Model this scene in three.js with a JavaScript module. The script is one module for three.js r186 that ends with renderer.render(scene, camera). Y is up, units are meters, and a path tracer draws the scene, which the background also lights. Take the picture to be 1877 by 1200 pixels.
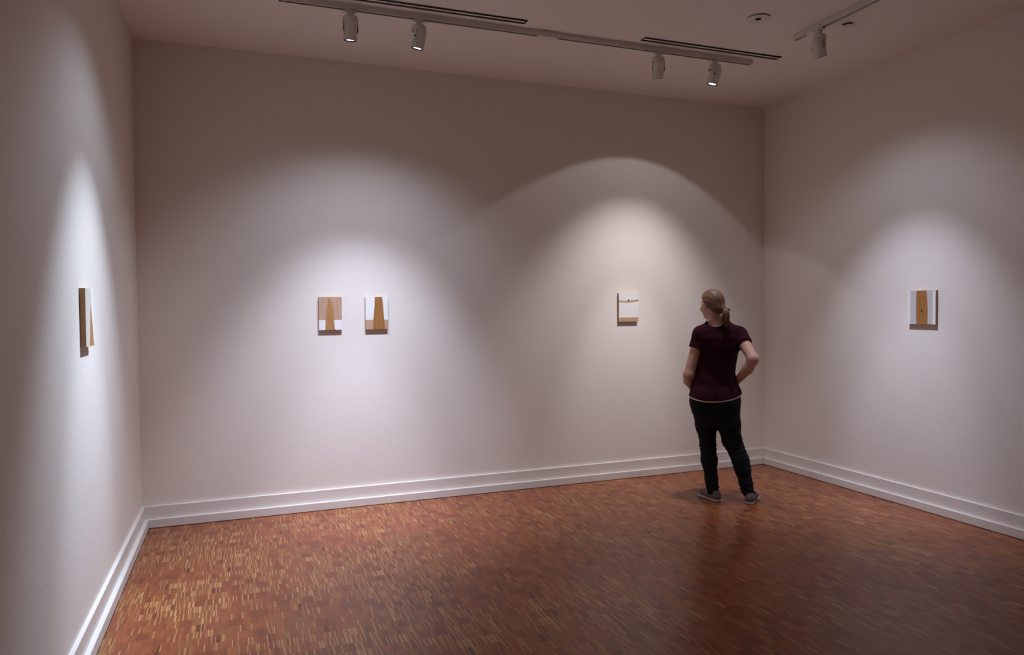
import * as THREE from 'three';
import { mergeGeometries } from 'three/addons/utils/BufferGeometryUtils.js';
import { RoundedBoxGeometry } from 'three/addons/geometries/RoundedBoxGeometry.js';

// ------------------------------------------------------------------ camera, exposure
const scene = new THREE.Scene();
scene.background = new THREE.Color(0x000000);
const W = 5.498, H = 3.476, D = 7.4;                 // room: width, height, depth (back wall at z = 0)
const camera = new THREE.PerspectiveCamera(49.02, 1877 / 1200, 0.05, 60);
camera.position.set(0.678, 1.552, 5.723);
camera.rotation.order = 'YXZ';
camera.rotation.set(-0.0271, -0.3623, -0.009);
camera.updateMatrixWorld(true);
const renderer = new THREE.WebGLRenderer({ antialias: true });
renderer.toneMapping = THREE.LinearToneMapping;
renderer.toneMappingExposure = 1.0;
renderer.shadowMap.enabled = true;

// ------------------------------------------------------------------ helpers
function rng(seed) { let a = seed >>> 0; return () => { a = (a + 0x6D2B79F5) >>> 0; let t = a; t = Math.imul(t ^ (t >>> 15), t | 1); t ^= t + Math.imul(t ^ (t >>> 7), t | 61); return ((t ^ (t >>> 14)) >>> 0) / 4294967296; }; }
const taken = {};
function numbered(n) { if (!(n in taken)) { taken[n] = 0; return n; } taken[n]++; return n + '_' + String(taken[n]).padStart(3, '0'); }
function mesh(name, geo, mat, parent) { const m = new THREE.Mesh(geo, mat); m.name = name; m.castShadow = m.receiveShadow = true; parent.add(m); return m; }
function thing(name, label, category, pos = [0, 0, 0], ry = 0, group) {
  const g = new THREE.Group(); g.name = numbered(name); g.position.set(...pos); g.rotation.y = ry;
  g.userData = { label, category }; if (group) g.userData.group = group; scene.add(g); return g;
}
function structure(name, label) { const g = new THREE.Group(); g.name = name; g.userData = { label, category: name.split('_')[0], kind: 'structure' }; scene.add(g); return g; }
function box(x0, x1, y0, y1, z0, z1, bevel = 0) {
  const w = x1 - x0, h = y1 - y0, d = z1 - z0;
  const g = bevel ? new RoundedBoxGeometry(w, h, d, 2, bevel) : new THREE.BoxGeometry(w, h, d);
  g.translate((x0 + x1) / 2, (y0 + y1) / 2, (z0 + z1) / 2); return g;
}
function metreUV(g) {                                  // uv in metres from the position along the face's dominant plane
  const p = g.attributes.position, n = g.attributes.normal, uv = new Float32Array(p.count * 2);
  for (let i = 0; i < p.count; i++) {
    const ax = Math.abs(n.getX(i)), ay = Math.abs(n.getY(i)), az = Math.abs(n.getZ(i));
    const [u, v] = ay > ax && ay > az ? [p.getX(i), p.getZ(i)] : ax > az ? [p.getZ(i), p.getY(i)] : [p.getX(i), p.getY(i)];
    uv[2 * i] = u; uv[2 * i + 1] = v;
  }
  g.setAttribute('uv', new THREE.BufferAttribute(uv, 2)); return g;
}
function hash2(x, y, s) { let h = Math.imul(x, 374761393) ^ Math.imul(y, 668265263) ^ Math.imul(s, 2147483647); h = Math.imul(h ^ (h >>> 13), 1274126177); return ((h ^ (h >>> 16)) >>> 0) / 4294967296; }
function vnoise(x, y, s = 1, per = 0) {
  const xi = Math.floor(x), yi = Math.floor(y), fx = x - xi, fy = y - yi, u = fx * fx * (3 - 2 * fx), v = fy * fy * (3 - 2 * fy);
  const w = per ? (k => ((k % per) + per) % per) : (k => k);
  const a = hash2(w(xi), w(yi), s), b = hash2(w(xi + 1), w(yi), s), c = hash2(w(xi), w(yi + 1), s), d = hash2(w(xi + 1), w(yi + 1), s);
  return (a + (b - a) * u) * (1 - v) + (c + (d - c) * u) * v;
}
function dataTex(n, fn, srgb) {
  const a = new Uint8Array(n * n * 4);
  for (let j = 0; j < n; j++) for (let i = 0; i < n; i++) { const c = fn(i / n, j / n), k = 4 * (j * n + i); a[k] = c[0]; a[k + 1] = c[1]; a[k + 2] = c[2]; a[k + 3] = 255; }
  const t = new THREE.DataTexture(a, n, n); t.wrapS = t.wrapT = THREE.RepeatWrapping; t.magFilter = THREE.LinearFilter; t.minFilter = THREE.LinearMipmapLinearFilter; t.generateMipmaps = true;
  if (srgb) t.colorSpace = THREE.SRGBColorSpace; t.needsUpdate = true; return t;
}

// ------------------------------------------------------------------ materials of the room
const rollerTex = dataTex(512, (u, v) => { const q = 255 * (0.45 * vnoise(u * 128, v * 128, 3, 128) + 0.35 * vnoise(u * 40, v * 40, 5, 40) + 0.2 * vnoise(u * 9, v * 9, 7, 9)); return [q, q, q]; });
rollerTex.repeat.set(1 / 0.6, 1 / 0.6);
const WALL = new THREE.Color(0.885, 0.80, 0.715);
const wallMat = new THREE.MeshStandardMaterial({ color: WALL, roughness: 0.85, bumpMap: rollerTex, bumpScale: 0.0006 });
const ceilMat = new THREE.MeshStandardMaterial({ color: new THREE.Color(0.90, 0.82, 0.74), roughness: 0.92, bumpMap: rollerTex, bumpScale: 0.0004 });
const trimMat = new THREE.MeshStandardMaterial({ color: new THREE.Color(0.84, 0.77, 0.70), roughness: 0.45 });
const fixtureMat = new THREE.MeshStandardMaterial({ color: new THREE.Color(0.78, 0.72, 0.66), roughness: 0.45 });
const slotMat = new THREE.MeshStandardMaterial({ color: new THREE.Color(0.012, 0.013, 0.015), roughness: 0.6 });
const ductMat = new THREE.MeshStandardMaterial({ color: new THREE.Color(0.56, 0.56, 0.55), roughness: 0.6 });   // galvanised sheet
const bezelMat = new THREE.MeshStandardMaterial({ color: new THREE.Color(0.012, 0.012, 0.014), roughness: 0.35 });

// ------------------------------------------------------------------ the room shell
const T = 0.16;
function wall(name, label, geo) { const m = mesh(name, metreUV(geo), wallMat, scene); m.userData = { label, category: 'wall', kind: 'structure' }; return m; }
const wallBack = wall('wall_back', 'white gallery wall hung with three small panels', box(-T, W + T, 0, H, -T, 0));
wall('wall_left', 'white gallery wall with one panel seen edge on', box(-T, 0, 0, H, 0, D));
wall('wall_right', 'white gallery wall with one panel showing a brown stripe', box(W, W + T, 0, H, 0, D));
wall('wall_front', 'white gallery wall behind the viewer', box(-T, W + T, 0, H, D, D + T));
// the taped plaster joint that shows as a hair line across the back wall
{
  const pts = []; for (let i = 0; i <= 40; i++) { const x = 0.86 + i * 0.044; pts.push(new THREE.Vector3(x, 0.872 + 0.004 * vnoise(i * 0.35, 2, 11) - 0.012 * (i / 40), 0.0001)); }
  mesh('plaster_joint', new THREE.TubeGeometry(new THREE.CatmullRomCurve3(pts), 80, 0.0006, 5), wallMat, wallBack);
}
const VENTS = [[0.92, 2.51], [3.43, 4.635]], VZ0 = 1.148, VZ1 = 1.230, PLATE = [3.955, 1.775, 0.064], COVER = [4.61, 1.892, 0.032];
const SKIN = 0.0022;                                    // thin ceiling skin; the voids above it are wider than its openings
function ceilingLayer(grow, y0, y1) {
  const sh = new THREE.Shape([[-T, -T], [W + T, -T], [W + T, D + T], [-T, D + T]].map(p => new THREE.Vector2(...p)));
  for (const [a, b] of VENTS) sh.holes.push(new THREE.Path([[a - 0.012 - grow, VZ0 - grow], [a - 0.012 - grow, VZ1 + grow], [b + 0.012 + grow, VZ1 + grow], [b + 0.012 + grow, VZ0 - grow]].map(p => new THREE.Vector2(...p))));
  for (const [x, z, r] of [PLATE, COVER]) sh.holes.push(new THREE.Path().absarc(x, z, r + grow, 0, Math.PI * 2, true));
  return metreUV(new THREE.ExtrudeGeometry(sh, { depth: y1 - y0, bevelEnabled: false, curveSegments: 40 }).rotateX(Math.PI / 2).translate(0, y1, 0));
}
const ceil = mesh('ceiling', ceilingLayer(0, H, H + SKIN), ceilMat, scene);
mesh('ceiling_core', ceilingLayer(0.12, H + SKIN, H + T), ceilMat, ceil);
mesh('deck_above', box(-T, W + T, H + T, H + T + 0.1, -T, D + T), ceilMat, ceil);
ceil.userData = { label: 'plain white gallery ceiling carrying the light tracks', category: 'ceiling', kind: 'structure' };

// baseboards: a tall upper board with a deeper low board in front of it
const HB = 0.153, DB = 0.020, HS = 0.0627, DS = 0.0442, GAP = 0.004, MIT = 0.0012;
function board(along, a, b, h0, h1, d, side) {          // a board along x (back) or z (left / right) with mitred ends
  const e = 0.0016;                                     // eased top edge
  const prof = [[0, h0], [d, h0], [d, h1 - e], [d - e, h1], [0, h1]];
  const pos = [], idx = [];
  const put = (s, q, y) => along === 'x' ? [s, y, q] : side < 0 ? [q, y, s] : [W - q, y, s];
  for (const end of [0, 1]) for (const [q, y] of prof) {
    let s = end ? b : a;
    if (along === 'x') s += end ? (b > W - 0.01 ? -q - MIT : 0) : (a < 0.01 ? q + MIT : 0); else if (!end) s += q + MIT;
    pos.push(...put(s, q, y));
  }
  const n = prof.length;
  for (let i = 0; i < n; i++) { const j = (i + 1) % n; idx.push(i, j, n + i, j, n + j, n + i); }
  for (let i = 1; i < n - 1; i++) { idx.push(0, i + 1, i, n, n + i, n + i + 1); }
  if (along === 'z' && side < 0) idx.reverse(); 
  let g = new THREE.BufferGeometry(); g.setAttribute('position', new THREE.Float32BufferAttribute(pos, 3)); g.setIndex(idx);
  g = g.toNonIndexed(); g.computeVertexNormals(); return g;
}
{
  const bb = structure('baseboard_back', 'two step white baseboard along the back wall');
  mesh('upper_board', board('x', 0, W, HS - 0.01, HB, DB), trimMat, bb);
  mesh('lower_board', board('x', 0, 2.3783, GAP, HS, DS), trimMat, bb);
  mesh('lower_board', board('x', 2.3797, W, GAP, HS, DS), trimMat, bb);
  for (const [s, nm] of [[-1, 'left'], [1, 'right']]) {
    const b = structure('baseboard_' + nm, 'two step white baseboard along the ' + nm + ' wall');
    mesh('upper_board', board('z', 0, D, HS - 0.01, HB, DB, s), trimMat, b);
    mesh('lower_board', board('z', 0, D, GAP, HS, DS, s), trimMat, b);
  }
}

// ------------------------------------------------------------------ floor: mosaic parquet, rows of thin slats glued into blocks
const floor = structure('floor', 'reddish brown mosaic parquet floor of thin wooden slats');
{
  const subMat = new THREE.MeshStandardMaterial({ color: new THREE.Color(0.05, 0.025, 0.015), roughness: 0.8 });
  mesh('subfloor', box(-T, W + T, -0.16, -0.004, -T, D + T), subMat, floor);
  const grain = dataTex(256, (u, v) => { const q = 205 + 50 * (0.6 * vnoise(u * 96, v * 8, 21, 1e6) + 0.4 * vnoise(u * 24, v * 4, 22, 1e6)); return [q, q, q]; }, true);
  grain.repeat.set(1 / 0.12, 1 / 0.3);
  const woodMat = new THREE.MeshPhysicalMaterial({ color: new THREE.Color(1.28, 1.16, 0.94), vertexColors: true, map: grain, roughness: 0.30, specularIntensity: 0.68 });
  const SW = 0.005, NS = 24, BW = SW * NS, BL = 0.08;
  const C = s => new THREE.Color(s);
  const tones = [C('#97573a'), C('#8f5138'), C('#9e5d3b'), C('#94553c'), C('#874c35')];
  const tans = [C('#9a6541'), C('#925e3d'), C('#9f6a45')], light = [C('#b98b60'), C('#ae7e55'), C('#c3956a')], dark = [C('#7b4632'), C('#72402f')];
  const r = rng(77), pick = a => a[Math.floor(r() * a.length)];
  function block(cls) {                                 // one block: slat tops, each its own tone and a hair's tilt, and the sides
    const pos = [], col = [], nor = [], uv = [];
    const quad = (p, n, c, t) => { for (const k of [0, 1, 2, 0, 2, 3]) { pos.push(...p[k]); nor.push(...n); col.push(c.r, c.g, c.b); uv.push(p[k][0] + t, p[k][2] + t * 3); } };
    let run = 0, tone = null, pl = cls === 1 ? 0.24 : cls === 0 ? 0.07 : 0.02;
    for (let i = 0; i < NS; i++) {
      if (run <= 0) { run = 3 + Math.floor(r() * 11); const k = r(); tone = cls === 1 ? (k < 0.42 ? pick(tans) : pick(tones)) : cls === 0 ? (k < 0.12 ? pick(tans) : k < 0.15 ? pick(dark) : pick(tones)) : (k < 0.09 ? pick(dark) : pick(tones)); }
      run--;
      const c = r() < pl ? pick(light) : r() < 0.015 ? pick(dark) : tone.clone().multiplyScalar(0.94 + 0.12 * r());
      const g = 0.00012, x0 = -BW / 2 + i * SW + g, x1 = x0 + SW - 2 * g, a = (r() - 0.5) * 0.00022, b = (r() - 0.5) * 0.00012;
      const z0 = -BL / 2 + 0.0002, z1 = BL / 2 - 0.0002;
      const n = new THREE.Vector3(-2 * a / SW, 1, -2 * b / BL).normalize();
      quad([[x0, -a + b, z1], [x1, a + b, z1], [x1, a - b, z0], [x0, -a - b, z0]], [n.x, n.y, n.z], c, r());
    }
    const c = tones[4], w = BW / 2 - 0.0002, l = BL / 2 - 0.0003, y = -0.0003, d = -0.006;
    quad([[-w, d, l], [w, d, l], [w, y, l], [-w, y, l]], [0, 0, 1], c, 0);
    quad([[w, d, -l], [-w, d, -l], [-w, y, -l], [w, y, -l]], [0, 0, -1], c, 0);
    quad([[w, d, l], [w, d, -l], [w, y, -l], [w, y, l]], [1, 0, 0], c, 0);
    quad([[-w, d, -l], [-w, d, l], [-w, y, l], [-w, y, -l]], [-1, 0, 0], c, 0);
    const g = new THREE.BufferGeometry();
    g.setAttribute('position', new THREE.Float32BufferAttribute(pos, 3)); g.setAttribute('normal', new THREE.Float32BufferAttribute(nor, 3));
    g.setAttribute('color', new THREE.Float32BufferAttribute(col, 3)); g.setAttribute('uv', new THREE.Float32BufferAttribute(uv, 2)); return g;
  }
  const kinds = [0, 1, 2].map(c => Array.from({ length: 14 }, () => block(c)));
  const spots = [], v = new THREE.Vector3();
  const x0 = DS + 0.002, x1 = W - DS - 0.002, z0 = DS + 0.002;
  const nz = Math.floor((D - z0) / BL);
  for (let j = 0; j < nz; j++) for (let e = x0 - Math.floor(r() * (NS - 2)) * SW; e < x1 - 0.02; e += BW) {   // rows are laid with staggered ends
    const a = Math.max(e, x0), b = e + BW > x1 - 0.02 ? x1 : e + BW; if (b - a < 0.004) continue;
    const x = (a + b) / 2, z = z0 + (j + 0.5) * BL, sx = (b - a) / BW;
    const k = 0.65 * vnoise(x * 2.6 + 3, z * 2.6, 31) + 0.35 * r() + 0.12 * Math.max(0, 1 - x / 2.2);
    const cls = k > 0.60 ? 1 : k < 0.36 ? 2 : 0;
    v.set(x, 0, z).project(camera);
    const inFrame = Math.abs(v.x) < 1.01 && Math.abs(v.y) < 1.01 && v.z < 1;
    spots.push({ x, z, sx, g: kinds[cls][Math.floor(r() * 14)], turn: r() < 0.5, near: inFrame ? Math.hypot(x - camera.position.x, z - camera.position.z) : 1e9 });
  }
  spots.sort((a, b) => a.near - b.near);
  const rest = [];
  spots.forEach((s, i) => {
    if (i < 300) { const m = mesh('parquet_block', s.g, woodMat, floor); m.position.set(s.x, 0, s.z); m.scale.x = s.sx; if (s.turn) m.rotation.y = Math.PI; }
    else rest.push(s.g.clone().applyMatrix4(new THREE.Matrix4().makeTranslation(s.x, 0, s.z).multiply(new THREE.Matrix4().makeRotationY(s.turn ? Math.PI : 0)).multiply(new THREE.Matrix4().makeScale(s.sx, 1, 1))));
  });
  const far = mesh('parquet_blocks', mergeGeometries(rest), woodMat, floor); far.userData.kind = 'stuff';
}

// ------------------------------------------------------------------ light tracks, spotlights
function trackProfile(len) {                            // an extruded channel, open at the bottom
  const s = new THREE.Shape(); const w = 0.018, h = 0.036, l = 0.011, q = 0.0025;
  [[-w, 0], [w, 0], [w, -h], [l, -h], [l, -h + q], [w - q, -h + q], [w - q, -q], [-w + q, -q], [-w + q, -h + q], [-l, -h + q], [-l, -h], [-w, -h]].forEach(([x, y], i) => i ? s.lineTo(x, y) : s.moveTo(x, y));
  return new THREE.ExtrudeGeometry(s, { depth: len, bevelEnabled: false });
}
function track(label, x, z, len, ry) {                  // runs along its own +z from x, z
  const t = thing('light_track', label, 'track', [x, H - 0.0005, z], ry);
  mesh('channel', trackProfile(len), fixtureMat, t);
  const cap = new RoundedBoxGeometry(0.038, 0.038, 0.012, 2, 0.002); cap.translate(0, -0.0185, 0);
  mesh('end_cap', cap, fixtureMat, t);
  const c2 = mesh('end_cap', cap, fixtureMat, t); c2.position.z = len;
  mesh('conductor_rail', box(-0.015, 0.015, -0.020, -0.003, 0.01, len - 0.01), slotMat, t);
  return t;
}
const TZ = 1.078, TX = 4.42, LTX = 1.02;
const tBack = track('long white light track with four spotlights beside the slot vents', 0.93, TZ, 3.53, Math.PI / 2);
mesh('coupler', box(-0.027, 0.027, -0.043, 0.0, 1.715, 1.86, 0.003), fixtureMat, tBack);
const tRight = track('white light track carrying one spotlight near round ceiling fittings', TX, 1.61, 4.2, 0);
mesh('coupler', box(-0.023, 0.023, -0.041, 0.0, 0.12, 0.25, 0.003), fixtureMat, tRight);
track('white light track over the panel on the left wall', LTX, 1.61, 4.2, 0);

const lensMats = {};
function lensMat(k) { return lensMats[k] ||= new THREE.MeshStandardMaterial({ color: 0x888888, roughness: 0.3, emissive: new THREE.Color(0.95, 0.98, 1.0), emissiveIntensity: k }); }
function spot(label, x, z, aim, bodyTilt, bodyYaw, cd, tint) {
  const t = thing('track_spotlight', label, 'spotlight', [x, H - 0.036, z], bodyYaw, 'white cylinder spotlights on the ceiling tracks');
  const adapter = new RoundedBoxGeometry(0.03, 0.014, 0.085, 2, 0.003); adapter.translate(0, -0.006, 0);
  const ad = mesh('track_adapter', adapter, fixtureMat, t); ad.rotation.y = (Math.abs(x - TX) < 0.05 || Math.abs(x - LTX) < 0.05 ? 0 : Math.PI / 2) - bodyYaw;
  mesh('neck', new THREE.LatheGeometry([[0, 0], [0.021, 0], [0.021, -0.034], [0.019, -0.041], [0, -0.041]].map(p => new THREE.Vector2(...p)).reverse(), 28), fixtureMat, t);
  // driver drum with rounded shoulders, open below, and two flat arms that hold the head
  const drum = [[0, -0.039], [0.036, -0.039], [0.0445, -0.043], [0.048, -0.052], [0.048, -0.074], [0.0455, -0.074], [0.0455, -0.054], [0, -0.050]].map(p => new THREE.Vector2(...p)).reverse();
  mesh('driver_drum', new THREE.LatheGeometry(drum, 48), fixtureMat, t);
  for (const s of [-1, 1]) {
    const arm = new THREE.CylinderGeometry(0.048, 0.048, 0.062, 10, 1, true, (s > 0 ? Math.PI / 2 : -Math.PI / 2) - 0.24, 0.48);
    const inner = new THREE.CylinderGeometry(0.0455, 0.0455, 0.062, 10, 1, true, (s > 0 ? Math.PI / 2 : -Math.PI / 2) - 0.24, 0.48);
    const ii = inner.index.array; for (let i = 0; i < ii.length; i += 3) { const q = ii[i]; ii[i] = ii[i + 1]; ii[i + 1] = q; }
    const bottom = new THREE.RingGeometry(0.0455, 0.048, 10, 1, (s > 0 ? 0 : Math.PI) - 0.24, 0.48).rotateX(Math.PI / 2).translate(0, -0.031, 0);
    const g = mergeGeometries([arm, inner, bottom].map(q => q.toNonIndexed())); g.translate(0, -0.107, 0);
    const a = mesh('arm', g, fixtureMat, t);
    const pin = new THREE.CylinderGeometry(0.006, 0.006, 0.004, 16).rotateZ(Math.PI / 2); pin.translate(s * 0.047, -0.118, 0);
    mesh('pivot_screw', pin, bezelMat, a);
  }
  // the head turns about the screws; local -y is where it shines, tilted towards local -z
  const body = [[0, 0.056], [0.034, 0.056], [0.0395, 0.052], [0.042, 0.044], [0.042, -0.066], [0.041, -0.068], [0.0395, -0.068], [0.0395, -0.05], [0, -0.05]].map(p => new THREE.Vector2(...p)).reverse();
  const head = mesh('lamp_head', new THREE.LatheGeometry(body, 48), fixtureMat, t); head.position.set(0, -0.118, 0); head.rotation.x = bodyTilt;
  const ring = [[0.0395, -0.058], [0.0395, -0.0695], [0.037, -0.071], [0.0285, -0.0655], [0.0285, -0.058]].map(p => new THREE.Vector2(...p));
  mesh('bezel', new THREE.LatheGeometry(ring, 48), bezelMat, head);
  mesh('lens', new THREE.LatheGeometry([[0, -0.0665], [0.016, -0.066], [0.0285, -0.0635], [0.0285, -0.058], [0, -0.058]].map(p => new THREE.Vector2(...p)), 32), lensMat(cd ? 6 : 0.02), head);
  if (!cd) return t;
  t.updateMatrixWorld(true);
  const at = new THREE.Vector3(0, -0.098, 0).applyMatrix4(head.matrixWorld);
  const beams = [['beam', cd[0] * 0.38, 0.285, 1], ['field', cd[0] * 0.50, cd[4], 1], ['spill', cd[0] * cd[1], cd[2], cd[3]]];   // hot centre, body of the beam, stray light cut off by the tube
  for (const [n, I, ang, pen] of beams) {
    const L = new THREE.SpotLight(tint, I, 0, ang, pen, 2); L.name = n + '_light'; L.position.copy(at); L.target.position.set(...aim);
    L.castShadow = true; L.shadow.radius = 1.0; L.shadow.mapSize.set(2048, 2048); L.shadow.camera.near = 0.02; L.shadow.bias = -0.0005;
    scene.add(L, L.target);
  }
  return t;
}
const cool = new THREE.Color(0.87, 0.97, 1.25), neutral = new THREE.Color(0.97, 0.965, 1.06), coolL = new THREE.Color(0.79, 0.97, 1.25);
spot('white spotlight pointing almost straight down, first on the long track', 1.365, TZ, [1.45, 0, 0.20], 0.17, 0.05, [20.9, 0.09, 0.98, 1, 0.545], cool);
spot('white spotlight tilted to one side next to the straight one on the long track', 1.808, TZ, [1.57, 0, 0.20], 0.24, 0.75, [20.9, 0.09, 0.98, 1, 0.545], cool);
spot('unlit white spotlight hanging under the slot vent on the long track', 3.62, TZ, [3.9, 1.4, 0], 0.36, -0.30, null, neutral);
spot('lit white spotlight near the free end of the long track', 4.12, TZ, [3.90, 0.60, 0], 0.26, 0.95, [18, 0.038, 0.90, 0.05, 0.65], neutral);
spot('white spotlight on the short track beside the round ceiling fittings', TX, 1.83, [W, 0, 1.60], 0.34, -1.35, [18.8, 0.06, 0.98, 0.5, 0.54], cool);
spot('white spotlight over the edge on panel of the left wall', LTX, 1.72, [0, 0.12, 1.85], 0.30, 1.6, [36.5, 0.045, 0.98, 0.5, 0.53], coolL);

// ------------------------------------------------------------------ slot vents and round fittings in the ceiling
function openBox(x0, x1, y0, y1, z0, z1) {              // a box without its underside
  const g = box(x0, x1, y0, y1, z0, z1), k = Array.from(g.index.array); g.setIndex(k.filter((_, n) => n < 18 || n >= 24)); return g;
}
function slotVent(label, [x0, x1]) {                    // a sheet-metal plenum above the ceiling skin, its opening split by a white bar
  const t = thing('slot_vent', label, 'vent', [(x0 + x1) / 2, H, (VZ0 + VZ1) / 2], 0, 'linear slot vents beside the long track');
  const L = (x1 - x0) / 2, w = (VZ1 - VZ0) / 2;
  mesh('plenum_box', openBox(-L - 0.13, L + 0.13, SKIN, 0.155, -w - 0.118, w + 0.118), ductMat, t).userData.label = 'galvanised sheet metal plenum';
  mesh('centre_bar', box(-L + 0.001, L - 0.001, -0.0012, 0.0005, -0.0085, 0.0085), ceilMat, t);
  for (const q of [-1, 1]) mesh('flange', box(-L - 0.014, L + 0.014, -0.0008, 0, q * w - 0.001, q * w + 0.004), ceilMat, t);
}
slotVent('linear slot vent whose end lies past the tilted spotlight', VENTS[0]);
slotVent('linear slot vent above the two spotlights near the track end', VENTS[1]);
{
  const P = a => a.map(p => new THREE.Vector2(...p));
  const t = thing('round_ceiling_fitting', 'round white ceiling plate with a dark hole in its middle', 'fitting', [PLATE[0], H, PLATE[1]]);
  mesh('plate', new THREE.LatheGeometry(P([[0.021, -0.0085], [0.021, -0.0105], [0.060, -0.0105], [0.074, -0.0095], [0.076, -0.008], [0.072, -0.0075], [0.021, -0.0085]]), 48), fixtureMat, t);
  mesh('back_box', new THREE.LatheGeometry(P([[0.18, SKIN], [0.18, 0.15], [0, 0.15]]), 40), ductMat, t).userData.label = 'galvanised back box above the ceiling';
  const c = thing('sprinkler_cover', 'small round white cover in the ceiling beside the short track', 'cover', [COVER[0], H, COVER[1]]);
  mesh('cover_disc', new THREE.LatheGeometry(P([[0, -0.014], [0.034, -0.0135], [0.038, -0.012], [0.034, -0.0105], [0, -0.0105]]), 40), fixtureMat, c);
  mesh('back_box', new THREE.LatheGeometry(P([[0.148, SKIN], [0.148, 0.15], [0, 0.15]]), 32), ductMat, c).userData.label = 'galvanised back box above the ceiling';
  mesh('stem', new THREE.CylinderGeometry(0.008, 0.008, 0.16, 16).translate(0, 0.068, 0), ductMat, c);
}

// ------------------------------------------------------------------ the five small panels
function woodTex(base, streak, seed, scale) {
  const A = new THREE.Color(base).convertLinearToSRGB(), B = new THREE.Color(streak).convertLinearToSRGB();
  const t = dataTex(512, (u, v) => {
    const w = vnoise(u * 3, v * 2, seed) * 0.35, ring = 0.5 + 0.5 * Math.sin((u + 0.05 * w) * 60 + 9 * vnoise(u * 5, v * 1.2, seed + 1));
    const fine = vnoise(u * 220, v * 9, seed + 2), k = Math.min(1, 0.45 * ring * ring + 0.4 * fine);
    return [A.r + (B.r - A.r) * k, A.g + (B.g - A.g) * k, A.b + (B.b - A.b) * k].map(c => Math.round(255 * c));
  }, true);
  t.repeat.set(1 / scale, 1 / scale); return t;
}
const tanWood = new THREE.MeshStandardMaterial({ map: woodTex('#c9a67e', '#b8946c', 45, 0.3), roughness: 0.6 });
const honey = new THREE.MeshStandardMaterial({ map: woodTex('#c08a55', '#a87142', 41, 0.3), roughness: 0.55 });
const amber = new THREE.MeshStandardMaterial({ map: woodTex('#ac763f', '#94602f', 51, 0.3), roughness: 0.55 });
const veneer = new THREE.MeshStandardMaterial({ map: woodTex('#c8a689', '#b28d70', 61, 0.3), roughness: 0.6 });
const paleWood = new THREE.MeshStandardMaterial({ map: woodTex('#e2d8c9', '#d5c8b4', 71, 0.3), roughness: 0.6 });
const sideWood = new THREE.MeshStandardMaterial({ map: woodTex('#b4875c', '#9c7049', 81, 0.3), roughness: 0.6 });
const whitePaint = new THREE.MeshStandardMaterial({ color: new THREE.Color(0.90, 0.87, 0.82), roughness: 0.5 });
const greyPaint = new THREE.MeshStandardMaterial({ color: new THREE.Color(0.60, 0.56, 0.545), roughness: 0.55 });
const knotMat = new THREE.MeshStandardMaterial({ color: new THREE.Color(0.02, 0.012, 0.009), roughness: 0.7 });
const PD = 0.025;
// local frame: x right, y up from the middle, z out of the wall
function panel(label, w, h, pos, ry, pieces) {
  const t = thing('art_panel', label, 'artwork', pos, ry, 'small wooden panels on the gallery walls');
  mesh('panel_body', metreUV(box(-w / 2, w / 2, -h / 2, h / 2, 0.0005, PD - 0.0012, 0)), sideWood, t);
  for (const [name, mat, pts, lab, dz] of pieces) {
    const s = new THREE.Shape(); pts.forEach(([x, y], i) => { const X = (x - 0.5) * w, Y = (0.5 - y) * h; i ? s.lineTo(X, Y) : s.moveTo(X, Y); });
    const g = new THREE.ExtrudeGeometry(s, { depth: 0.0012 + (dz || 0), bevelEnabled: false }); g.translate(0, 0, PD - 0.0012);
    const m = mesh(name, g, mat, t); if (lab) m.userData.label = lab;
  }
  return t;
}
const knot = (x, y, rx, ry, n = 14) => Array.from({ length: n }, (_, i) => { const a = i / n * 2 * Math.PI, k = 0.65 + 0.35 * Math.abs(Math.cos(a * 2)); return [x + rx * k * Math.cos(a), y + ry * k * Math.sin(a)]; });
panel('small panel with pale veneer above and a pointed brown wood flame', 0.175, 0.256, [1.335, 1.523, 0], 0, [
  ['veneer_field', veneer, [[0, 0], [0.48, 0], [0.5, 0.03], [0.44, 0.06], [0.40, 0.10], [0.35, 0.33], [0.29, 0.70], [0, 0.70]]],
  ['veneer_field', veneer, [[0.48, 0], [1, 0], [1, 0.70], [0.66, 0.70], [0.62, 0.33], [0.53, 0.07], [0.5, 0.03]]],
  ['wood_flame', honey, [[0.5, 0.03], [0.53, 0.07], [0.62, 0.33], [0.66, 0.70], [0.69, 1], [0.27, 1], [0.29, 0.70], [0.35, 0.33], [0.40, 0.10], [0.44, 0.06]]],
  ['white_field', whitePaint, [[0, 0.70], [0.29, 0.70], [0.27, 1], [0, 1]]], ['white_field', whitePaint, [[0.66, 0.70], [1, 0.70], [1, 1], [0.69, 1]]]]);
panel('small white panel with a tapering amber wood wedge and tan foot', 0.177, 0.255, [1.693, 1.522, 0], 0, [
  ['white_field', whitePaint, [[0, 0], [0.42, 0], [0.41, 0.25], [0.345, 0.71], [0, 0.71]]],
  ['white_field', whitePaint, [[0.75, 0], [1, 0], [1, 0.71], [0.83, 0.71], [0.79, 0.25]]],
  ['wood_wedge', amber, [[0.42, 0], [0.75, 0], [0.79, 0.25], [0.83, 0.71], [0.87, 1], [0.32, 1], [0.345, 0.71], [0.41, 0.25]]],
  ['veneer_field', veneer, [[0, 0.71], [0.345, 0.71], [0.32, 1], [0, 1]]], ['veneer_field', veneer, [[0.83, 0.71], [1, 0.71], [1, 1], [0.87, 1]]]]);
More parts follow.
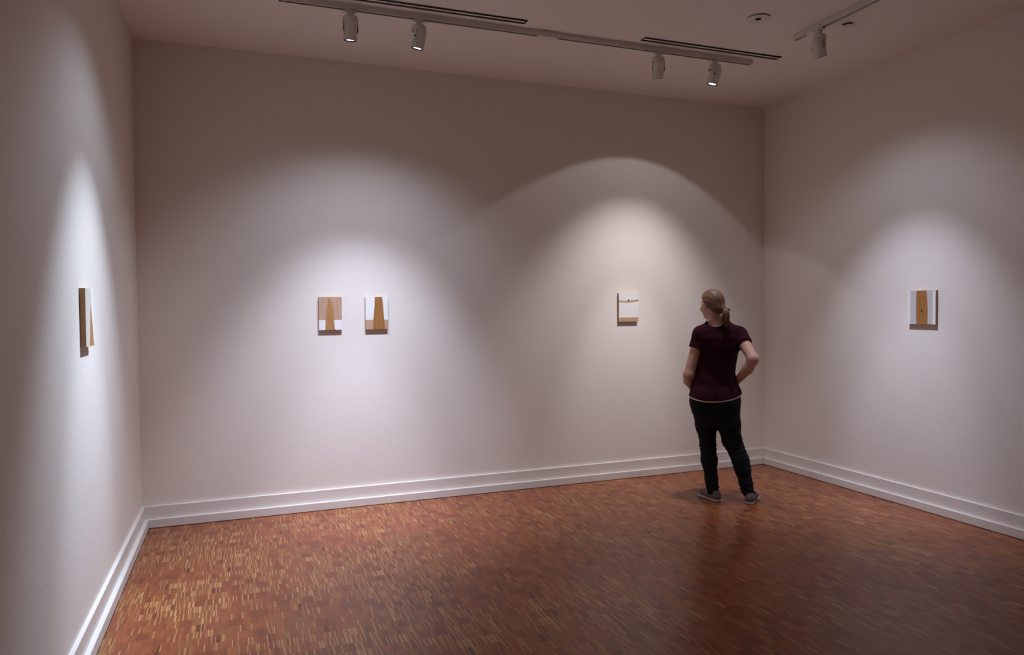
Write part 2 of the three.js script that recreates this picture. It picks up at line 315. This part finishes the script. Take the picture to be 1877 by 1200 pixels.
panel('small white panel with a thin wavy tan band and dark knot', 0.200, 0.256, [3.968, 1.549, 0], 0, [
  ['white_field', whitePaint, [[0, 0], [1, 0], [1, 0.225], [0.75, 0.245], [0.5, 0.275], [0.25, 0.265], [0, 0.255]]],
  ['wavy_band', veneer, [[0, 0.255], [0.25, 0.265], [0.5, 0.275], [0.75, 0.245], [1, 0.225], [1, 0.30], [0.75, 0.315], [0.5, 0.34], [0.25, 0.325], [0, 0.32]]],
  ['white_field', whitePaint, [[0, 0.32], [0.25, 0.325], [0.5, 0.34], [0.75, 0.315], [1, 0.30], [1, 0.855], [0, 0.855]]],
  ['tan_foot', tanWood, [[0, 0.855], [1, 0.855], [1, 1], [0, 1]]],
  ['knot', knotMat, knot(0.5, 0.255, 0.045, 0.03), 'small dark knot', 0.0006]]);
panel('small panel with a broad brown wood stripe between grey bands', 0.236, 0.253, [W, 1.529, 1.763], -Math.PI / 2, [
  ['white_field', whitePaint, [[0, 0], [0.10, 0], [0.10, 1], [0, 1]]],
  ['grey_band', greyPaint, [[0.10, 0], [0.325, 0], [0.31, 0.3], [0.31, 0.7], [0.325, 1], [0.10, 1]]],
  ['wood_stripe', amber, [[0.325, 0], [0.68, 0], [0.715, 0.25], [0.73, 0.6], [0.725, 1], [0.325, 1], [0.31, 0.7], [0.31, 0.3]]],
  ['grey_band', greyPaint, [[0.68, 0], [0.90, 0], [0.90, 1], [0.725, 1], [0.73, 0.6], [0.715, 0.25]]],
  ['white_field', whitePaint, [[0.90, 0], [1, 0], [1, 1], [0.90, 1]]],
  ['knot', knotMat, [[0.51, 0.50], [0.52, 0.57], [0.55, 0.60], [0.52, 0.63], [0.51, 0.69], [0.495, 0.63], [0.475, 0.60], [0.498, 0.57]], 'small dark knot', 0.0006]]);
panel('small panel seen edge on, pale wood with a brown wedge', 0.190, 0.268, [0, 1.526, 1.897], Math.PI / 2, [
  ['pale_field', paleWood, [[0, 0], [0.62, 0], [0.62, 0.25], [0.42, 1], [0, 1]]],
  ['white_field', whitePaint, [[0.62, 0], [1, 0], [1, 1], [0.97, 0.98], [0.66, 0.25]]],
  ['wood_wedge', honey, [[0.62, 0.25], [0.66, 0.25], [0.97, 0.98], [1, 1], [0.42, 1]]]]);

// ------------------------------------------------------------------ the visitor
// signed-distance modelling, meshed with surface nets. Local frame: x to her right as seen from the room, y up, z towards the room.
const cap = (x, y, z, a, b, ra, rb) => {
  const bx = b[0] - a[0], by = b[1] - a[1], bz = b[2] - a[2], px = x - a[0], py = y - a[1], pz = z - a[2];
  let t = (px * bx + py * by + pz * bz) / (bx * bx + by * by + bz * bz); t = t < 0 ? 0 : t > 1 ? 1 : t;
  const dx = px - bx * t, dy = py - by * t, dz = pz - bz * t; return Math.sqrt(dx * dx + dy * dy + dz * dz) - (ra + (rb - ra) * t);
};
const ell = (x, y, z, c, r) => {
  const a = (x - c[0]) / r[0], b = (y - c[1]) / r[1], d = (z - c[2]) / r[2], k0 = Math.sqrt(a * a + b * b + d * d);
  const k1 = Math.sqrt((a / r[0]) ** 2 + (b / r[1]) ** 2 + (d / r[2]) ** 2); return k1 < 1e-9 ? -Math.min(...r) : k0 * (k0 - 1) / k1;
};
const smin = (a, b, k) => { const h = Math.max(k - Math.abs(a - b), 0) / k; return Math.min(a, b) - h * h * k * 0.25; };
const smax = (a, b, k) => -smin(-a, -b, k);
const chain = (x, y, z, js, k) => { let d = 1e9; for (let i = 0; i + 1 < js.length; i++) { const q = cap(x, y, z, js[i], js[i + 1], js[i][3], js[i + 1][3]); d = k ? smin(d, q, k) : Math.min(d, q); } return d; };
function nets(f, lo, hi, h) {                          // naive surface nets
  const n = [0, 1, 2].map(i => Math.ceil((hi[i] - lo[i]) / h) + 1), [nx, ny, nz] = n, F = new Float32Array(nx * ny * nz);
  for (let k = 0, i = 0; k < nz; k++) for (let j = 0; j < ny; j++) for (let q = 0; q < nx; q++, i++) F[i] = f(lo[0] + q * h, lo[1] + j * h, lo[2] + k * h);
  const vi = new Int32Array(nx * ny * nz).fill(-1), pos = [], idx = [], at = (a, b, c) => a + nx * (b + ny * c);
  for (let k = 0; k < nz - 1; k++) for (let j = 0; j < ny - 1; j++) for (let q = 0; q < nx - 1; q++) {
    let m = 0; const v = [];
    for (let c = 0; c < 8; c++) { const d = F[at(q + (c & 1), j + ((c >> 1) & 1), k + (c >> 2))]; v.push(d); if (d < 0) m |= 1 << c; }
    if (m === 0 || m === 255) continue;
    let X = 0, Y = 0, Z = 0, cnt = 0;
    for (let a = 0; a < 8; a++) for (const bit of [1, 2, 4]) { const b = a | bit; if (b === a) continue; if (((m >> a) & 1) === ((m >> b) & 1)) continue; const t = v[a] / (v[a] - v[b]);
      X += (a & 1) + (bit === 1 ? t : 0); Y += ((a >> 1) & 1) + (bit === 2 ? t : 0); Z += (a >> 2) + (bit === 4 ? t : 0); cnt++; }
    vi[at(q, j, k)] = pos.length / 3; pos.push(lo[0] + (q + X / cnt) * h, lo[1] + (j + Y / cnt) * h, lo[2] + (k + Z / cnt) * h);
  }
  const quad = (a, b, c, d, flip) => flip ? idx.push(a, c, b, a, d, c) : idx.push(a, b, c, a, c, d);
  for (let k = 1; k < nz - 1; k++) for (let j = 1; j < ny - 1; j++) for (let q = 1; q < nx - 1; q++) {
    const s = F[at(q, j, k)] < 0;
    if (s !== F[at(q + 1, j, k)] < 0) quad(vi[at(q, j - 1, k - 1)], vi[at(q, j, k - 1)], vi[at(q, j, k)], vi[at(q, j - 1, k)], !s);
    if (s !== F[at(q, j + 1, k)] < 0) quad(vi[at(q - 1, j, k - 1)], vi[at(q - 1, j, k)], vi[at(q, j, k)], vi[at(q, j, k - 1)], !s);
    if (s !== F[at(q, j, k + 1)] < 0) quad(vi[at(q - 1, j - 1, k)], vi[at(q, j - 1, k)], vi[at(q, j, k)], vi[at(q - 1, j, k)], !s);
  }
  const g = new THREE.BufferGeometry(); g.setAttribute('position', new THREE.Float32BufferAttribute(pos, 3)); g.setIndex(idx); g.computeVertexNormals(); return g;
}
const person = thing('person', 'person in dark maroon t-shirt and black jeans standing with hands at the hips', 'person', [4.315, 0, 1.01], -0.6573);
{
  // joints: x, y, z, radius
  const LA = { sh: [-0.222, 1.332, 0.032, 0.056], el: [-0.316, 1.005, 0.062, 0.042], fo: [-0.318, 0.955, 0.015, 0.042], wr: [-0.288, 0.868, -0.115, 0.027] };
  const RA = { sh: [0.068, 1.326, -0.04, 0.055], el: [0.172, 1.142, 0.135, 0.041], fo: [0.135, 1.065, 0.085, 0.041], wr: [0.048, 0.945, -0.045, 0.027] };
  const LL = [[-0.205, 0.79, 0, 0.092], [-0.183, 0.60, 0, 0.076], [-0.170, 0.42, -0.015, 0.053], [-0.161, 0.32, 0.012, 0.055], [-0.144, 0.17, 0.022, 0.041], [-0.126, 0.06, 0.022, 0.031]];
  const RL = [[-0.03, 0.79, 0, 0.095], [-0.010, 0.61, 0, 0.082], [0.014, 0.48, -0.01, 0.067], [0.050, 0.40, -0.015, 0.056], [0.078, 0.33, 0.006, 0.057], [0.095, 0.26, 0.014, 0.052], [0.118, 0.157, 0.022, 0.041], [0.143, 0.06, 0.03, 0.031]];
  const YAW = 0.26, cy = Math.cos(YAW), sy = Math.sin(YAW);
  // torso cross-sections: y, half width, half depth, centre x, centre z
  const TP = [[0.62, 0.120, 0.09, -0.112, 0.0], [0.72, 0.170, 0.115, -0.115, 0.01], [0.80, 0.188, 0.128, -0.116, 0.012], [0.87, 0.182, 0.125, -0.114, 0.008], [0.94, 0.166, 0.114, -0.120, 0], [1.02, 0.150, 0.104, -0.117, -0.004], [1.08, 0.139, 0.102, -0.106, -0.004], [1.16, 0.145, 0.112, -0.095, -0.004], [1.23, 0.152, 0.118, -0.088, 0], [1.30, 0.150, 0.108, -0.082, 0.006], [1.36, 0.120, 0.082, -0.08, 0.012], [1.42, 0.07, 0.055, -0.09, 0.015]];
  const torso = (x, y, z) => {
    const yy = Math.min(Math.max(y, TP[0][0]), TP[TP.length - 1][0]); let i = 0; while (i < TP.length - 2 && TP[i + 1][0] < yy) i++;
    let t = (yy - TP[i][0]) / (TP[i + 1][0] - TP[i][0]); t = t * t * (3 - 2 * t) * 0.5 + t * 0.5;
    const L = k => TP[i][k] + (TP[i + 1][k] - TP[i][k]) * t, w = L(1), d = L(2), dx = x - L(3), dz = z - L(4);
    const qx = cy * dx - sy * dz, qz = sy * dx + cy * dz;
    const a = qx / w, b = qz / d, k0 = Math.sqrt(a * a + b * b), k1 = Math.sqrt(a * a / (w * w) + b * b / (d * d));
    const q = k1 < 1e-6 ? -d : k0 * (k0 - 1) / k1;
    return Math.max(q, (TP[0][0] - y) * 0.8, (y - TP[TP.length - 1][0]) * 0.8);
  };
  const glutes = (x, y, z) => Math.min(ell(x, y, z, [-0.195, 0.795, 0.075], [0.092, 0.095, 0.085]), ell(x, y, z, [-0.040, 0.795, 0.055], [0.092, 0.095, 0.085]));
  const bust = (x, y, z) => Math.min(ell(x, y, z, [-0.185, 1.215, -0.085], [0.062, 0.062, 0.06]), ell(x, y, z, [-0.045, 1.215, -0.115], [0.062, 0.062, 0.06]));
  const neckA = [-0.098, 1.37, 0.028], neckB = [-0.122, 1.50, 0.012];
  const yoke = (x, y, z) => Math.min(cap(x, y, z, [-0.105, 1.395, 0.025], LA.sh, 0.05, 0.055), cap(x, y, z, [-0.09, 1.395, 0.015], RA.sh, 0.05, 0.053));
  const trunk = (x, y, z) => smin(smin(smin(torso(x, y, z), yoke(x, y, z), 0.05), glutes(x, y, z), 0.05), bust(x, y, z), 0.05);
  const legs = (x, y, z) => smin(chain(x, y, z, LL, 0.03), chain(x, y, z, RL, 0.03), 0.012);
  const armL = (x, y, z) => smin(cap(x, y, z, LA.sh, LA.el, 0.053, 0.042), chain(x, y, z, [LA.el, LA.fo, LA.wr], 0.02), 0.025);
  const armR = (x, y, z) => smin(cap(x, y, z, RA.sh, RA.el, 0.052, 0.041), chain(x, y, z, [RA.el, RA.fo, RA.wr], 0.02), 0.025);
  // hands, wrapped on the front of the hips: palm and five jointed fingers each
  function handField(wr, dir, across, up) {              // dir: wrist to knuckles; across: towards the thumb; up: out of the back of the hand
    const P = (a, b, c) => [0, 1, 2].map(i => wr[i] + dir[i] * a + across[i] * b + up[i] * c);
    const fingers = [[0.030, 0.074, 0.0088], [0.010, 0.082, 0.0090], [-0.011, 0.077, 0.0086], [-0.030, 0.060, 0.0076]].map(([b, l, r]) => {
      const k = [0.076 - Math.abs(b) * 0.18, b, 0], c = [k[0] + l * 0.42, b * 1.12, -0.010], d = [k[0] + l * 0.72, b * 1.14, -0.026], e = [k[0] + l * 0.92, b * 1.12, -0.044];
      return [[...P(...k), r + 0.001], [...P(...c), r], [...P(...d), r - 0.0006], [...P(...e), r - 0.0014]];
    });
    const thumb = [[...P(0.022, 0.022, -0.006), 0.014], [...P(0.045, 0.046, -0.014), 0.0115], [...P(0.068, 0.058, -0.024), 0.0100], [...P(0.086, 0.060, -0.034), 0.0085]];
    const palm = [[P(0.004, 0.008, 0), P(0.072, 0.026, 0), 0.016, 0.0125], [P(0.004, 0, 0), P(0.076, 0.008, 0), 0.016, 0.013], [P(0.004, -0.006, 0), P(0.074, -0.011, 0), 0.016, 0.0125], [P(0.004, -0.012, 0), P(0.068, -0.027, 0), 0.015, 0.0115]];
    return (x, y, z) => {
      let d = cap(x, y, z, [wr[0], wr[1], wr[2]], P(0.02, 0, 0), 0.0265, 0.019);
      for (const [a, b, ra, rb] of palm) d = smin(d, cap(x, y, z, a, b, ra, rb), 0.012);
      let fd = 1e9; for (const f of fingers) fd = Math.min(fd, chain(x, y, z, f, 0.003));
      d = smin(d, fd, 0.006); return smin(d, chain(x, y, z, thumb, 0.004), 0.008);
    };
  }
  const V = (...a) => new THREE.Vector3(...a);
  function handFrame(dir, upHint) { const d = V(...dir).normalize(), u = V(...upHint); u.addScaledVector(d, -u.dot(d)).normalize(); const c = V().crossVectors(u, d); return [d.toArray(), c.toArray(), u.toArray()]; }
  const [ld, lc, lu] = handFrame([0.55, -0.30, -0.55], [-0.75, 0.1, -0.6]);
  const [rd, rc, ru] = handFrame([-0.45, -0.35, -0.75], [0.75, 0.1, -0.45]);
  const flipUp = (c, w) => w ? c : c.map(q => -q);
  const handL = handField(LA.wr, ld, lc[1] > 0 ? lc : flipUp(lc, 0), lu), handR = handField(RA.wr, rd, rc[1] > 0 ? rc : flipUp(rc, 0), ru);

  // head: side s, up u, forward f about its centre
  const HC = [-0.140, 1.563, 0.004], FY = 0.76, fs = Math.sin(FY), fc = Math.cos(FY);     // turned to her left, towards the wavy-band panel
  const toHead = (x, y, z) => { const dx = x - HC[0], dz = z - HC[2]; return [dx * fc - dz * fs, y - HC[1], -dx * fs - dz * fc]; };
  const fromHead = (s, u, f) => [HC[0] + s * fc - f * fs, HC[1] + u, HC[2] - s * fs - f * fc];
  const skull = (s, u, f) => {
    let d = ell(s, u, f, [0, 0.022, -0.010], [0.070, 0.093, 0.090]);
    d = smin(d, ell(s, u, f, [0, -0.040, 0.030], [0.055, 0.066, 0.056]), 0.03);
    d = smin(d, cap(s, u, f, [0, -0.094, 0.062], [0, -0.092, 0.050], 0.017, 0.026), 0.028);
    d = smin(d, ell(s, u, f, [0.036, -0.030, 0.058], [0.024, 0.026, 0.024]), 0.02); d = smin(d, ell(s, u, f, [-0.036, -0.030, 0.058], [0.024, 0.026, 0.024]), 0.02);
    for (const e of [-1, 1]) d = smax(d, -ell(s, u, f, [e * 0.031, 0.004, 0.090], [0.016, 0.0085, 0.014]), 0.008);
    d = smin(d, cap(s, u, f, [0, 0.010, 0.078], [0, -0.026, 0.098], 0.008, 0.0105), 0.012);
    for (const e of [-1, 1]) d = smin(d, ell(s, u, f, [e * 0.009, -0.031, 0.091], [0.007, 0.006, 0.009]), 0.006);
    for (const e of [-1, 1]) d = smin(d, cap(s, u, f, [e * 0.014, 0.024, 0.083], [e * 0.042, 0.026, 0.068], 0.005, 0.005), 0.012);
    d = smin(d, ell(s, u, f, [0, -0.0555, 0.083], [0.022, 0.0052, 0.0085]), 0.005); d = smin(d, ell(s, u, f, [0, -0.0655, 0.082], [0.019, 0.0058, 0.0085]), 0.004);
    return d;
  };
  const ears = (s, u, f) => { let d = 1e9; for (const e of [-1, 1]) { let q = ell(s, u, f, [e * 0.072, -0.004, -0.008], [0.010, 0.030, 0.018]); q = smax(q, -ell(s, u, f, [e * 0.080, 0.002, -0.004], [0.006, 0.017, 0.010]), 0.006); d = Math.min(d, q); } return d; };
  const headF = (x, y, z) => { const [s, u, f] = toHead(x, y, z); return smin(smin(skull(s, u, f), ears(s, u, f), 0.006), cap(x, y, z, neckA, neckB, 0.054, 0.049), 0.025); };

  const skin = new THREE.MeshPhysicalMaterial({ color: new THREE.Color(0.60, 0.335, 0.245), roughness: 0.55, sheen: 0.15, vertexColors: true });
  // skin: body under the clothes a little slimmer than they are; head and hands on their own finer grids
  const feet = (x, y, z) => Math.min(cap(x, y, z, [-0.118, 0.05, 0.03], [-0.205, 0.035, -0.09], 0.03, 0.024), cap(x, y, z, [0.145, 0.05, 0.045], [0.192, 0.035, -0.10], 0.03, 0.024));
  const bodyF = (x, y, z) => { let d = trunk(x, y, z) + 0.007; d = smin(d, legs(x, y, z) + 0.006, 0.03); d = smin(d, smin(armL(x, y, z), armR(x, y, z), 0.001), 0.02); d = smin(d, cap(x, y, z, neckA, neckB, 0.054, 0.049), 0.03); return smin(d, feet(x, y, z), 0.01); };
  const gBody = nets(bodyF, [-0.42, 0.0, -0.28], [0.27, 1.50, 0.24], 0.0105);
  const gHead = nets(headF, [-0.27, 1.40, -0.14], [0.01, 1.70, 0.14], 0.0032);
  const box3 = (w, m) => [w.slice(0, 3).map(v => v - m), w.slice(0, 3).map(v => v + m)];
  const gHL = nets(handL, ...box3([LA.wr[0] + ld[0] * 0.07, LA.wr[1] + ld[1] * 0.07, LA.wr[2] + ld[2] * 0.07], 0.13), 0.0032), gHR = nets(handR, ...box3([RA.wr[0] + rd[0] * 0.07, RA.wr[1] + rd[1] * 0.07, RA.wr[2] + rd[2] * 0.07], 0.13), 0.0032);
  const paint = (g, f) => { const p = g.attributes.position, c = new Float32Array(p.count * 3); for (let i = 0; i < p.count; i++) { const q = f(p.getX(i), p.getY(i), p.getZ(i)); c[3 * i] = q[0]; c[3 * i + 1] = q[1]; c[3 * i + 2] = q[2]; } g.setAttribute('color', new THREE.BufferAttribute(c, 3)); return g; };
  const plain = () => [1, 1, 1];
  paint(gBody, plain); paint(gHL, plain); paint(gHR, plain);
  paint(gHead, (x, y, z) => { const [s, u, f] = toHead(x, y, z); if (f > 0.06 && Math.abs(s) < 0.021 && u < -0.051 && u > -0.072) return [0.85, 0.55, 0.55]; if (f > 0.05 && Math.abs(s) > 0.012 && Math.abs(s) < 0.046 && Math.abs(u - 0.0265 + Math.abs(s) * 0.04) < 0.0042) return [0.42, 0.36, 0.32]; return [1, 1, 1]; });
  const body = mesh('body', mergeGeometries([gBody, gHead, gHL, gHR]), skin, person);
  const eyeW = new THREE.MeshStandardMaterial({ color: new THREE.Color(0.75, 0.72, 0.70), roughness: 0.2 }), irisM = new THREE.MeshStandardMaterial({ color: new THREE.Color(0.06, 0.08, 0.09), roughness: 0.2 });
  for (const e of [-1, 1]) {
    const g = new THREE.SphereGeometry(0.0115, 20, 14); g.translate(...fromHead(e * 0.031, 0.004, 0.0665)); const ey = mesh('eye', g, eyeW, body);
    const ig = new THREE.SphereGeometry(0.006, 16, 12); ig.translate(...fromHead(e * 0.031, 0.004, 0.0725)); mesh('iris', ig, irisM, ey);
  }

  // jeans
  const wrinkle = (x, y, z, js) => {
    const k = Math.exp(-(((y - 0.43) / 0.05) ** 2)) * 0.0028 + Math.exp(-(((y - 0.09) / 0.05) ** 2)) * 0.0058 + 0.0008;
    return k * (Math.sin(y * 175 + 3.5 * Math.sin(x * 38 + z * 27)) + 0.5 * Math.sin(y * 95 - x * 60 + z * 45));
  };
  const jeansF = (x, y, z) => {
    let d = smin(chain(x, y, z, LL, 0.03), chain(x, y, z, RL, 0.03), 0.010);
    const hip = smin(torso(x, y, z), glutes(x, y, z), 0.05); d = smin(d, hip, 0.045);
    const cuff = 0.008 * Math.exp(-(((y - 0.075) / 0.05) ** 2));
    d -= 0.006 + cuff; d += wrinkle(x, y, z);
    return Math.max(d, y - 0.89, 0.052 - y);
  };
  const weave = dataTex(128, (u, v) => { const q = 190 + 65 * vnoise(u * 64, v * 64, 91, 64); return [q, q, q]; }, true);
  const jeansM = new THREE.MeshPhysicalMaterial({ color: new THREE.Color(0.010, 0.012, 0.013), roughness: 0.9, specularIntensity: 0.35 });
  mesh('jeans', nets(jeansF, [-0.36, 0.03, -0.20], [0.22, 0.91, 0.22], 0.0058), jeansM, person).userData.label = 'black slim jeans';

  // t-shirt and the white shirt under it
  const hem = x => { const t = (x + 0.116) / 0.2; return 0.812 + 0.034 * t * t + 0.006 * t; };
  const sleeveL = (x, y, z) => cap(x, y, z, LA.sh, LA.el, 0.060, 0.067), sleeveR = (x, y, z) => cap(x, y, z, RA.sh, RA.el, 0.060, 0.066);
  const along = (x, y, z, a, b) => { const d = [b[0] - a[0], b[1] - a[1], b[2] - a[2]], l = Math.hypot(...d); return ((x - a[0]) * d[0] + (y - a[1]) * d[1] + (z - a[2]) * d[2]) / l; };
  const folds = (x, y, z) => 0.0030 * Math.sin(y * 30 + x * 26 + 2.2 * Math.sin(x * 17 + z * 9)) * Math.exp(-(((y - 0.98) / 0.14) ** 2)) + 0.0022 * Math.sin(x * 46 - y * 30 + z * 12) * Math.exp(-(((y - 1.27) / 0.09) ** 2)) + 0.0026 * Math.sin(x * 40 + y * 9) * Math.exp(-(((y - 0.86) / 0.06) ** 2));
  const shirtBody = (x, y, z) => smin(smin(smin(torso(x, y, z), glutes(x, y, z) + 0.004, 0.05), yoke(x, y, z) + 0.004, 0.05), bust(x, y, z), 0.06);
  const neckCut = (x, y, z, g) => ell(x, y, z, [-0.108, 1.452, 0.035], [0.070 + g, 0.078 + g, 0.104 + g]);
  const shirtF = (x, y, z) => {
    const off = 0.011 + 0.012 * Math.min(1, Math.max(0, (1.02 - y) / 0.18)) + 0.004 * Math.exp(-(((y - 1.07) / 0.06) ** 2));
    let d = shirtBody(x, y, z) - off;
    d = smin(d, Math.max(sleeveL(x, y, z), along(x, y, z, LA.sh, LA.el) - 0.122), 0.03);
    d = smin(d, Math.max(sleeveR(x, y, z), along(x, y, z, RA.sh, RA.el) - 0.112), 0.03);
    d += folds(x, y, z);
    return Math.max(d, hem(x) - y, -neckCut(x, y, z, 0));
  };
  const shirtM = new THREE.MeshPhysicalMaterial({ color: new THREE.Color(0.032, 0.005, 0.010), roughness: 0.95, specularIntensity: 0.25 });
  mesh('t_shirt', nets(shirtF, [-0.34, 0.78, -0.22], [0.20, 1.46, 0.22], 0.0056), shirtM, person).userData.label = 'dark maroon short sleeved t-shirt';
  const underF = part => (x, y, z) => {
    const off = 0.008 + 0.0095 * Math.min(1, Math.max(0, (1.0 - y) / 0.16));
    const d = shirtBody(x, y, z) - off + folds(x, y, z);
    return Math.max(d, hem(x) - 0.011 - y, -neckCut(x + 0.006, y, z, -0.0065), part ? y - 0.90 : Math.max(1.30 - y, -0.02 - z));
  };
  const whiteM = new THREE.MeshStandardMaterial({ color: new THREE.Color(0.75, 0.72, 0.70), roughness: 0.9 });
  mesh('undershirt_hem', nets(underF(1), [-0.34, 0.77, -0.22], [0.16, 0.93, 0.22], 0.0052), whiteM, person).userData.label = 'white undershirt hem below the t-shirt';
  mesh('undershirt_collar', nets(underF(0), [-0.34, 1.27, -0.22], [0.16, 1.46, 0.22], 0.0048), whiteM, person).userData.label = 'white undershirt collar at the neck';

  // hair pulled back into a low ponytail
  const TIE = [-0.040, 1.522, 0.082];
  const strandAngle = (x, y, z) => { const [s, u, f] = toHead(x, y, z); return Math.atan2(s * 1.0, u + 0.035); };
  const hairF = (x, y, z) => {
    const [s, u, f] = toHead(x, y, z);
    let d = ell(s, u, f, [0, 0.024, -0.009], [0.083, 0.104, 0.108]);
    d = smin(d, ell(s, u, f, [0, -0.030, -0.062], [0.058, 0.058, 0.042]), 0.03);
    d = smin(d, cap(x, y, z, fromHead(0, -0.035, -0.075), TIE, 0.045, 0.022), 0.04);
    const a = strandAngle(x, y, z); d += 0.0009 * Math.sin(a * 34 + 3 * Math.sin(u * 40)) + 0.0006 * Math.sin(a * 83 + f * 30);
    d = smax(d, f - (-0.013 + 1.0 * u), 0.012);                    // hairline from the forehead over the ears
    d = smax(d, -(u + 0.075), 0.02);
    return smax(d, -(skull(s, u, f) - 0.001), 0.002);
  };
  const hairCol = (x, y, z) => { const a = strandAngle(x, y, z), [s, u, f] = toHead(x, y, z), n = 0.6 * vnoise(a * 26 + 50, f * 6 + 9, 95) + 0.4 * vnoise(a * 70 + 90, f * 5 + 4, 96), k = 0.72 + 0.6 * n; return [k, k * (0.98), k * 0.96]; };
  const hairM = new THREE.MeshPhysicalMaterial({ color: new THREE.Color(0.155, 0.082, 0.044), roughness: 0.55, vertexColors: true, specularIntensity: 0.7 });
  const hair = mesh('hair', paint(nets(hairF, [-0.28, 1.42, -0.15], [0.03, 1.72, 0.15], 0.0032), hairCol), hairM, person); hair.userData.label = 'light brown hair in a low ponytail';
  const r = rng(5), strands = [];
  const strand = (pts, rad, n = 7) => {
    const c = new THREE.CatmullRomCurve3(pts), g = new THREE.TubeGeometry(c, 18, 1, n), p = g.attributes.position;
    for (let i = 0; i < p.count; i++) { const k = Math.floor(i / (n + 1)) / 18, q = c.getPointAt(Math.min(1, k)), R = rad * Math.sqrt(Math.max(0.02, Math.sin(Math.PI * Math.min(1, 0.18 + 0.8 * k)))) ; p.setXYZ(i, q.x + (p.getX(i) - q.x) * R, q.y + (p.getY(i) - q.y) * R, q.z + (p.getZ(i) - q.z) * R); }
    g.computeVertexNormals(); const k = 0.75 + 0.7 * r(); return paint(g, () => [k, k * 0.97, k * 0.93]);
  };
  for (let i = 0; i < 34; i++) {
    const a = r() * Math.PI * 2, q = Math.sqrt(r()), ox = q * Math.cos(a), oz = q * Math.sin(a), len = 0.095 + 0.045 * r();
    strands.push(strand([V(TIE[0] - 0.01 + ox * 0.010, TIE[1] + 0.012 + oz * 0.008, TIE[2] - 0.006), V(TIE[0] + 0.012 + ox * 0.020, TIE[1] - 0.012 + oz * 0.006, TIE[2] + 0.022 + oz * 0.014), V(TIE[0] + 0.010 + ox * 0.034, TIE[1] - 0.055, TIE[2] + 0.026 + oz * 0.022), V(TIE[0] + 0.004 + ox * 0.026, TIE[1] - len, TIE[2] + 0.020 + oz * 0.018)], 0.0065));
  }
  for (let i = 0; i < 6; i++) strands.push(strand([V(TIE[0], TIE[1], TIE[2]), V(TIE[0] + 0.02, TIE[1] + 0.006 * i / 3 - 0.002, TIE[2] + 0.012), V(TIE[0] + 0.045 + 0.01 * r(), TIE[1] - 0.008 + 0.008 * i / 3, TIE[2] + 0.015 * r())], 0.0016, 5));
  mesh('ponytail', mergeGeometries(strands), hairM, hair);
  const tie = new THREE.TorusGeometry(0.019, 0.0065, 12, 28); tie.lookAt(V(0.75, -0.25, 0.55)); tie.translate(...TIE);
  mesh('hair_tie', tie, new THREE.MeshStandardMaterial({ color: new THREE.Color(0.05, 0.035, 0.03), roughness: 0.7 }), hair);

  // low canvas shoes with pale rubber soles
  const canvasM = new THREE.MeshStandardMaterial({ color: new THREE.Color(0.21, 0.145, 0.14), roughness: 0.9, map: weave }), rubberM = new THREE.MeshStandardMaterial({ color: new THREE.Color(0.52, 0.46, 0.43), roughness: 0.6 }), outM = new THREE.MeshStandardMaterial({ color: new THREE.Color(0.06, 0.045, 0.04), roughness: 0.8 });
  function shoe(x, z, ang, mir) {                         // heel at x, z; toe along ang
    const c = Math.cos(ang), s = Math.sin(ang);
    const outline = (grow) => { const sh = new THREE.Shape(); const P = [[0, 0.0], [0.004, 0.022], [0.03, 0.031], [0.08, 0.031], [0.13, 0.036], [0.18, 0.044], [0.22, 0.040], [0.245, 0.022], [0.250, 0.002], [0.242, -0.020], [0.215, -0.036], [0.17, -0.040], [0.12, -0.033], [0.07, -0.030], [0.03, -0.030], [0.004, -0.021]].map(([a, b]) => new THREE.Vector2(a + (a - 0.125) * grow * 8, (b * mir) * (1 + grow * 25))); sh.setFromPoints(new THREE.SplineCurve([...P, P[0]]).getPoints(60)); return sh; };
    const place = g => { g.rotateX(-Math.PI / 2); g.applyMatrix4(new THREE.Matrix4().makeRotationY(ang)); g.translate(x, 0, z); return g; };
    const foxing = place(new THREE.ExtrudeGeometry(outline(0), { depth: 0.011, bevelEnabled: true, bevelSize: 0.002, bevelThickness: 0.002, bevelSegments: 2, curveSegments: 40 }).translate(0, 0, 0.006));
    const out = place(new THREE.ExtrudeGeometry(outline(0), { depth: 0.0045, bevelEnabled: false, curveSegments: 40 }).translate(0, 0, 0));
    const W2 = (a, b) => [x + a * c + b * s, z - a * s + b * c];
    const toL = (px, pz) => { const dx = px - x, dz = pz - z; return [dx * c - dz * s, (dx * s + dz * c) * mir]; };
    const upF = (px, py, pz) => {
      const [a, b0] = toL(px, pz), b = -b0;
      let d = cap(a, py, b, [0.035, 0.045, 0], [0.10, 0.05, 0.002], 0.034, 0.036); d = smin(d, cap(a, py, b, [0.10, 0.042, 0.003], [0.205, 0.026, 0.003], 0.038, 0.034), 0.03);
      d = smin(d, cap(a, py, b, [0.035, 0.04, 0], [0.04, 0.070, 0], 0.034, 0.032), 0.02);
      d = smax(d, py - (a < 0.075 ? 0.088 : 0.088), 0.004); d = smax(d, 0.018 - py, 0.002);
      return smax(d, -cap(a, py, b, [0.045, 0.078, 0], [0.055, 0.13, 0], 0.027, 0.029), 0.004);
    };
    const cx = W2(0.125, 0);
    const up = mesh('shoe', nets(upF, [cx[0] - 0.17, 0.0, cx[1] - 0.17], [cx[0] + 0.17, 0.11, cx[1] + 0.17], 0.005), canvasM, person); up.userData.label = 'grey brown canvas shoe';
    const fx = mesh('rubber_sole', foxing, rubberM, up); fx.userData.label = 'pale rubber sole band';
    mesh('outsole', out, outM, up);
  }
  shoe(-0.085, 0.075, Math.PI - 0.92, 1);                 // her left foot points away to the left
  shoe(0.140, 0.090, Math.PI / 2 - 0.22, -1);             // her right foot points away
}

renderer.render(scene, camera);
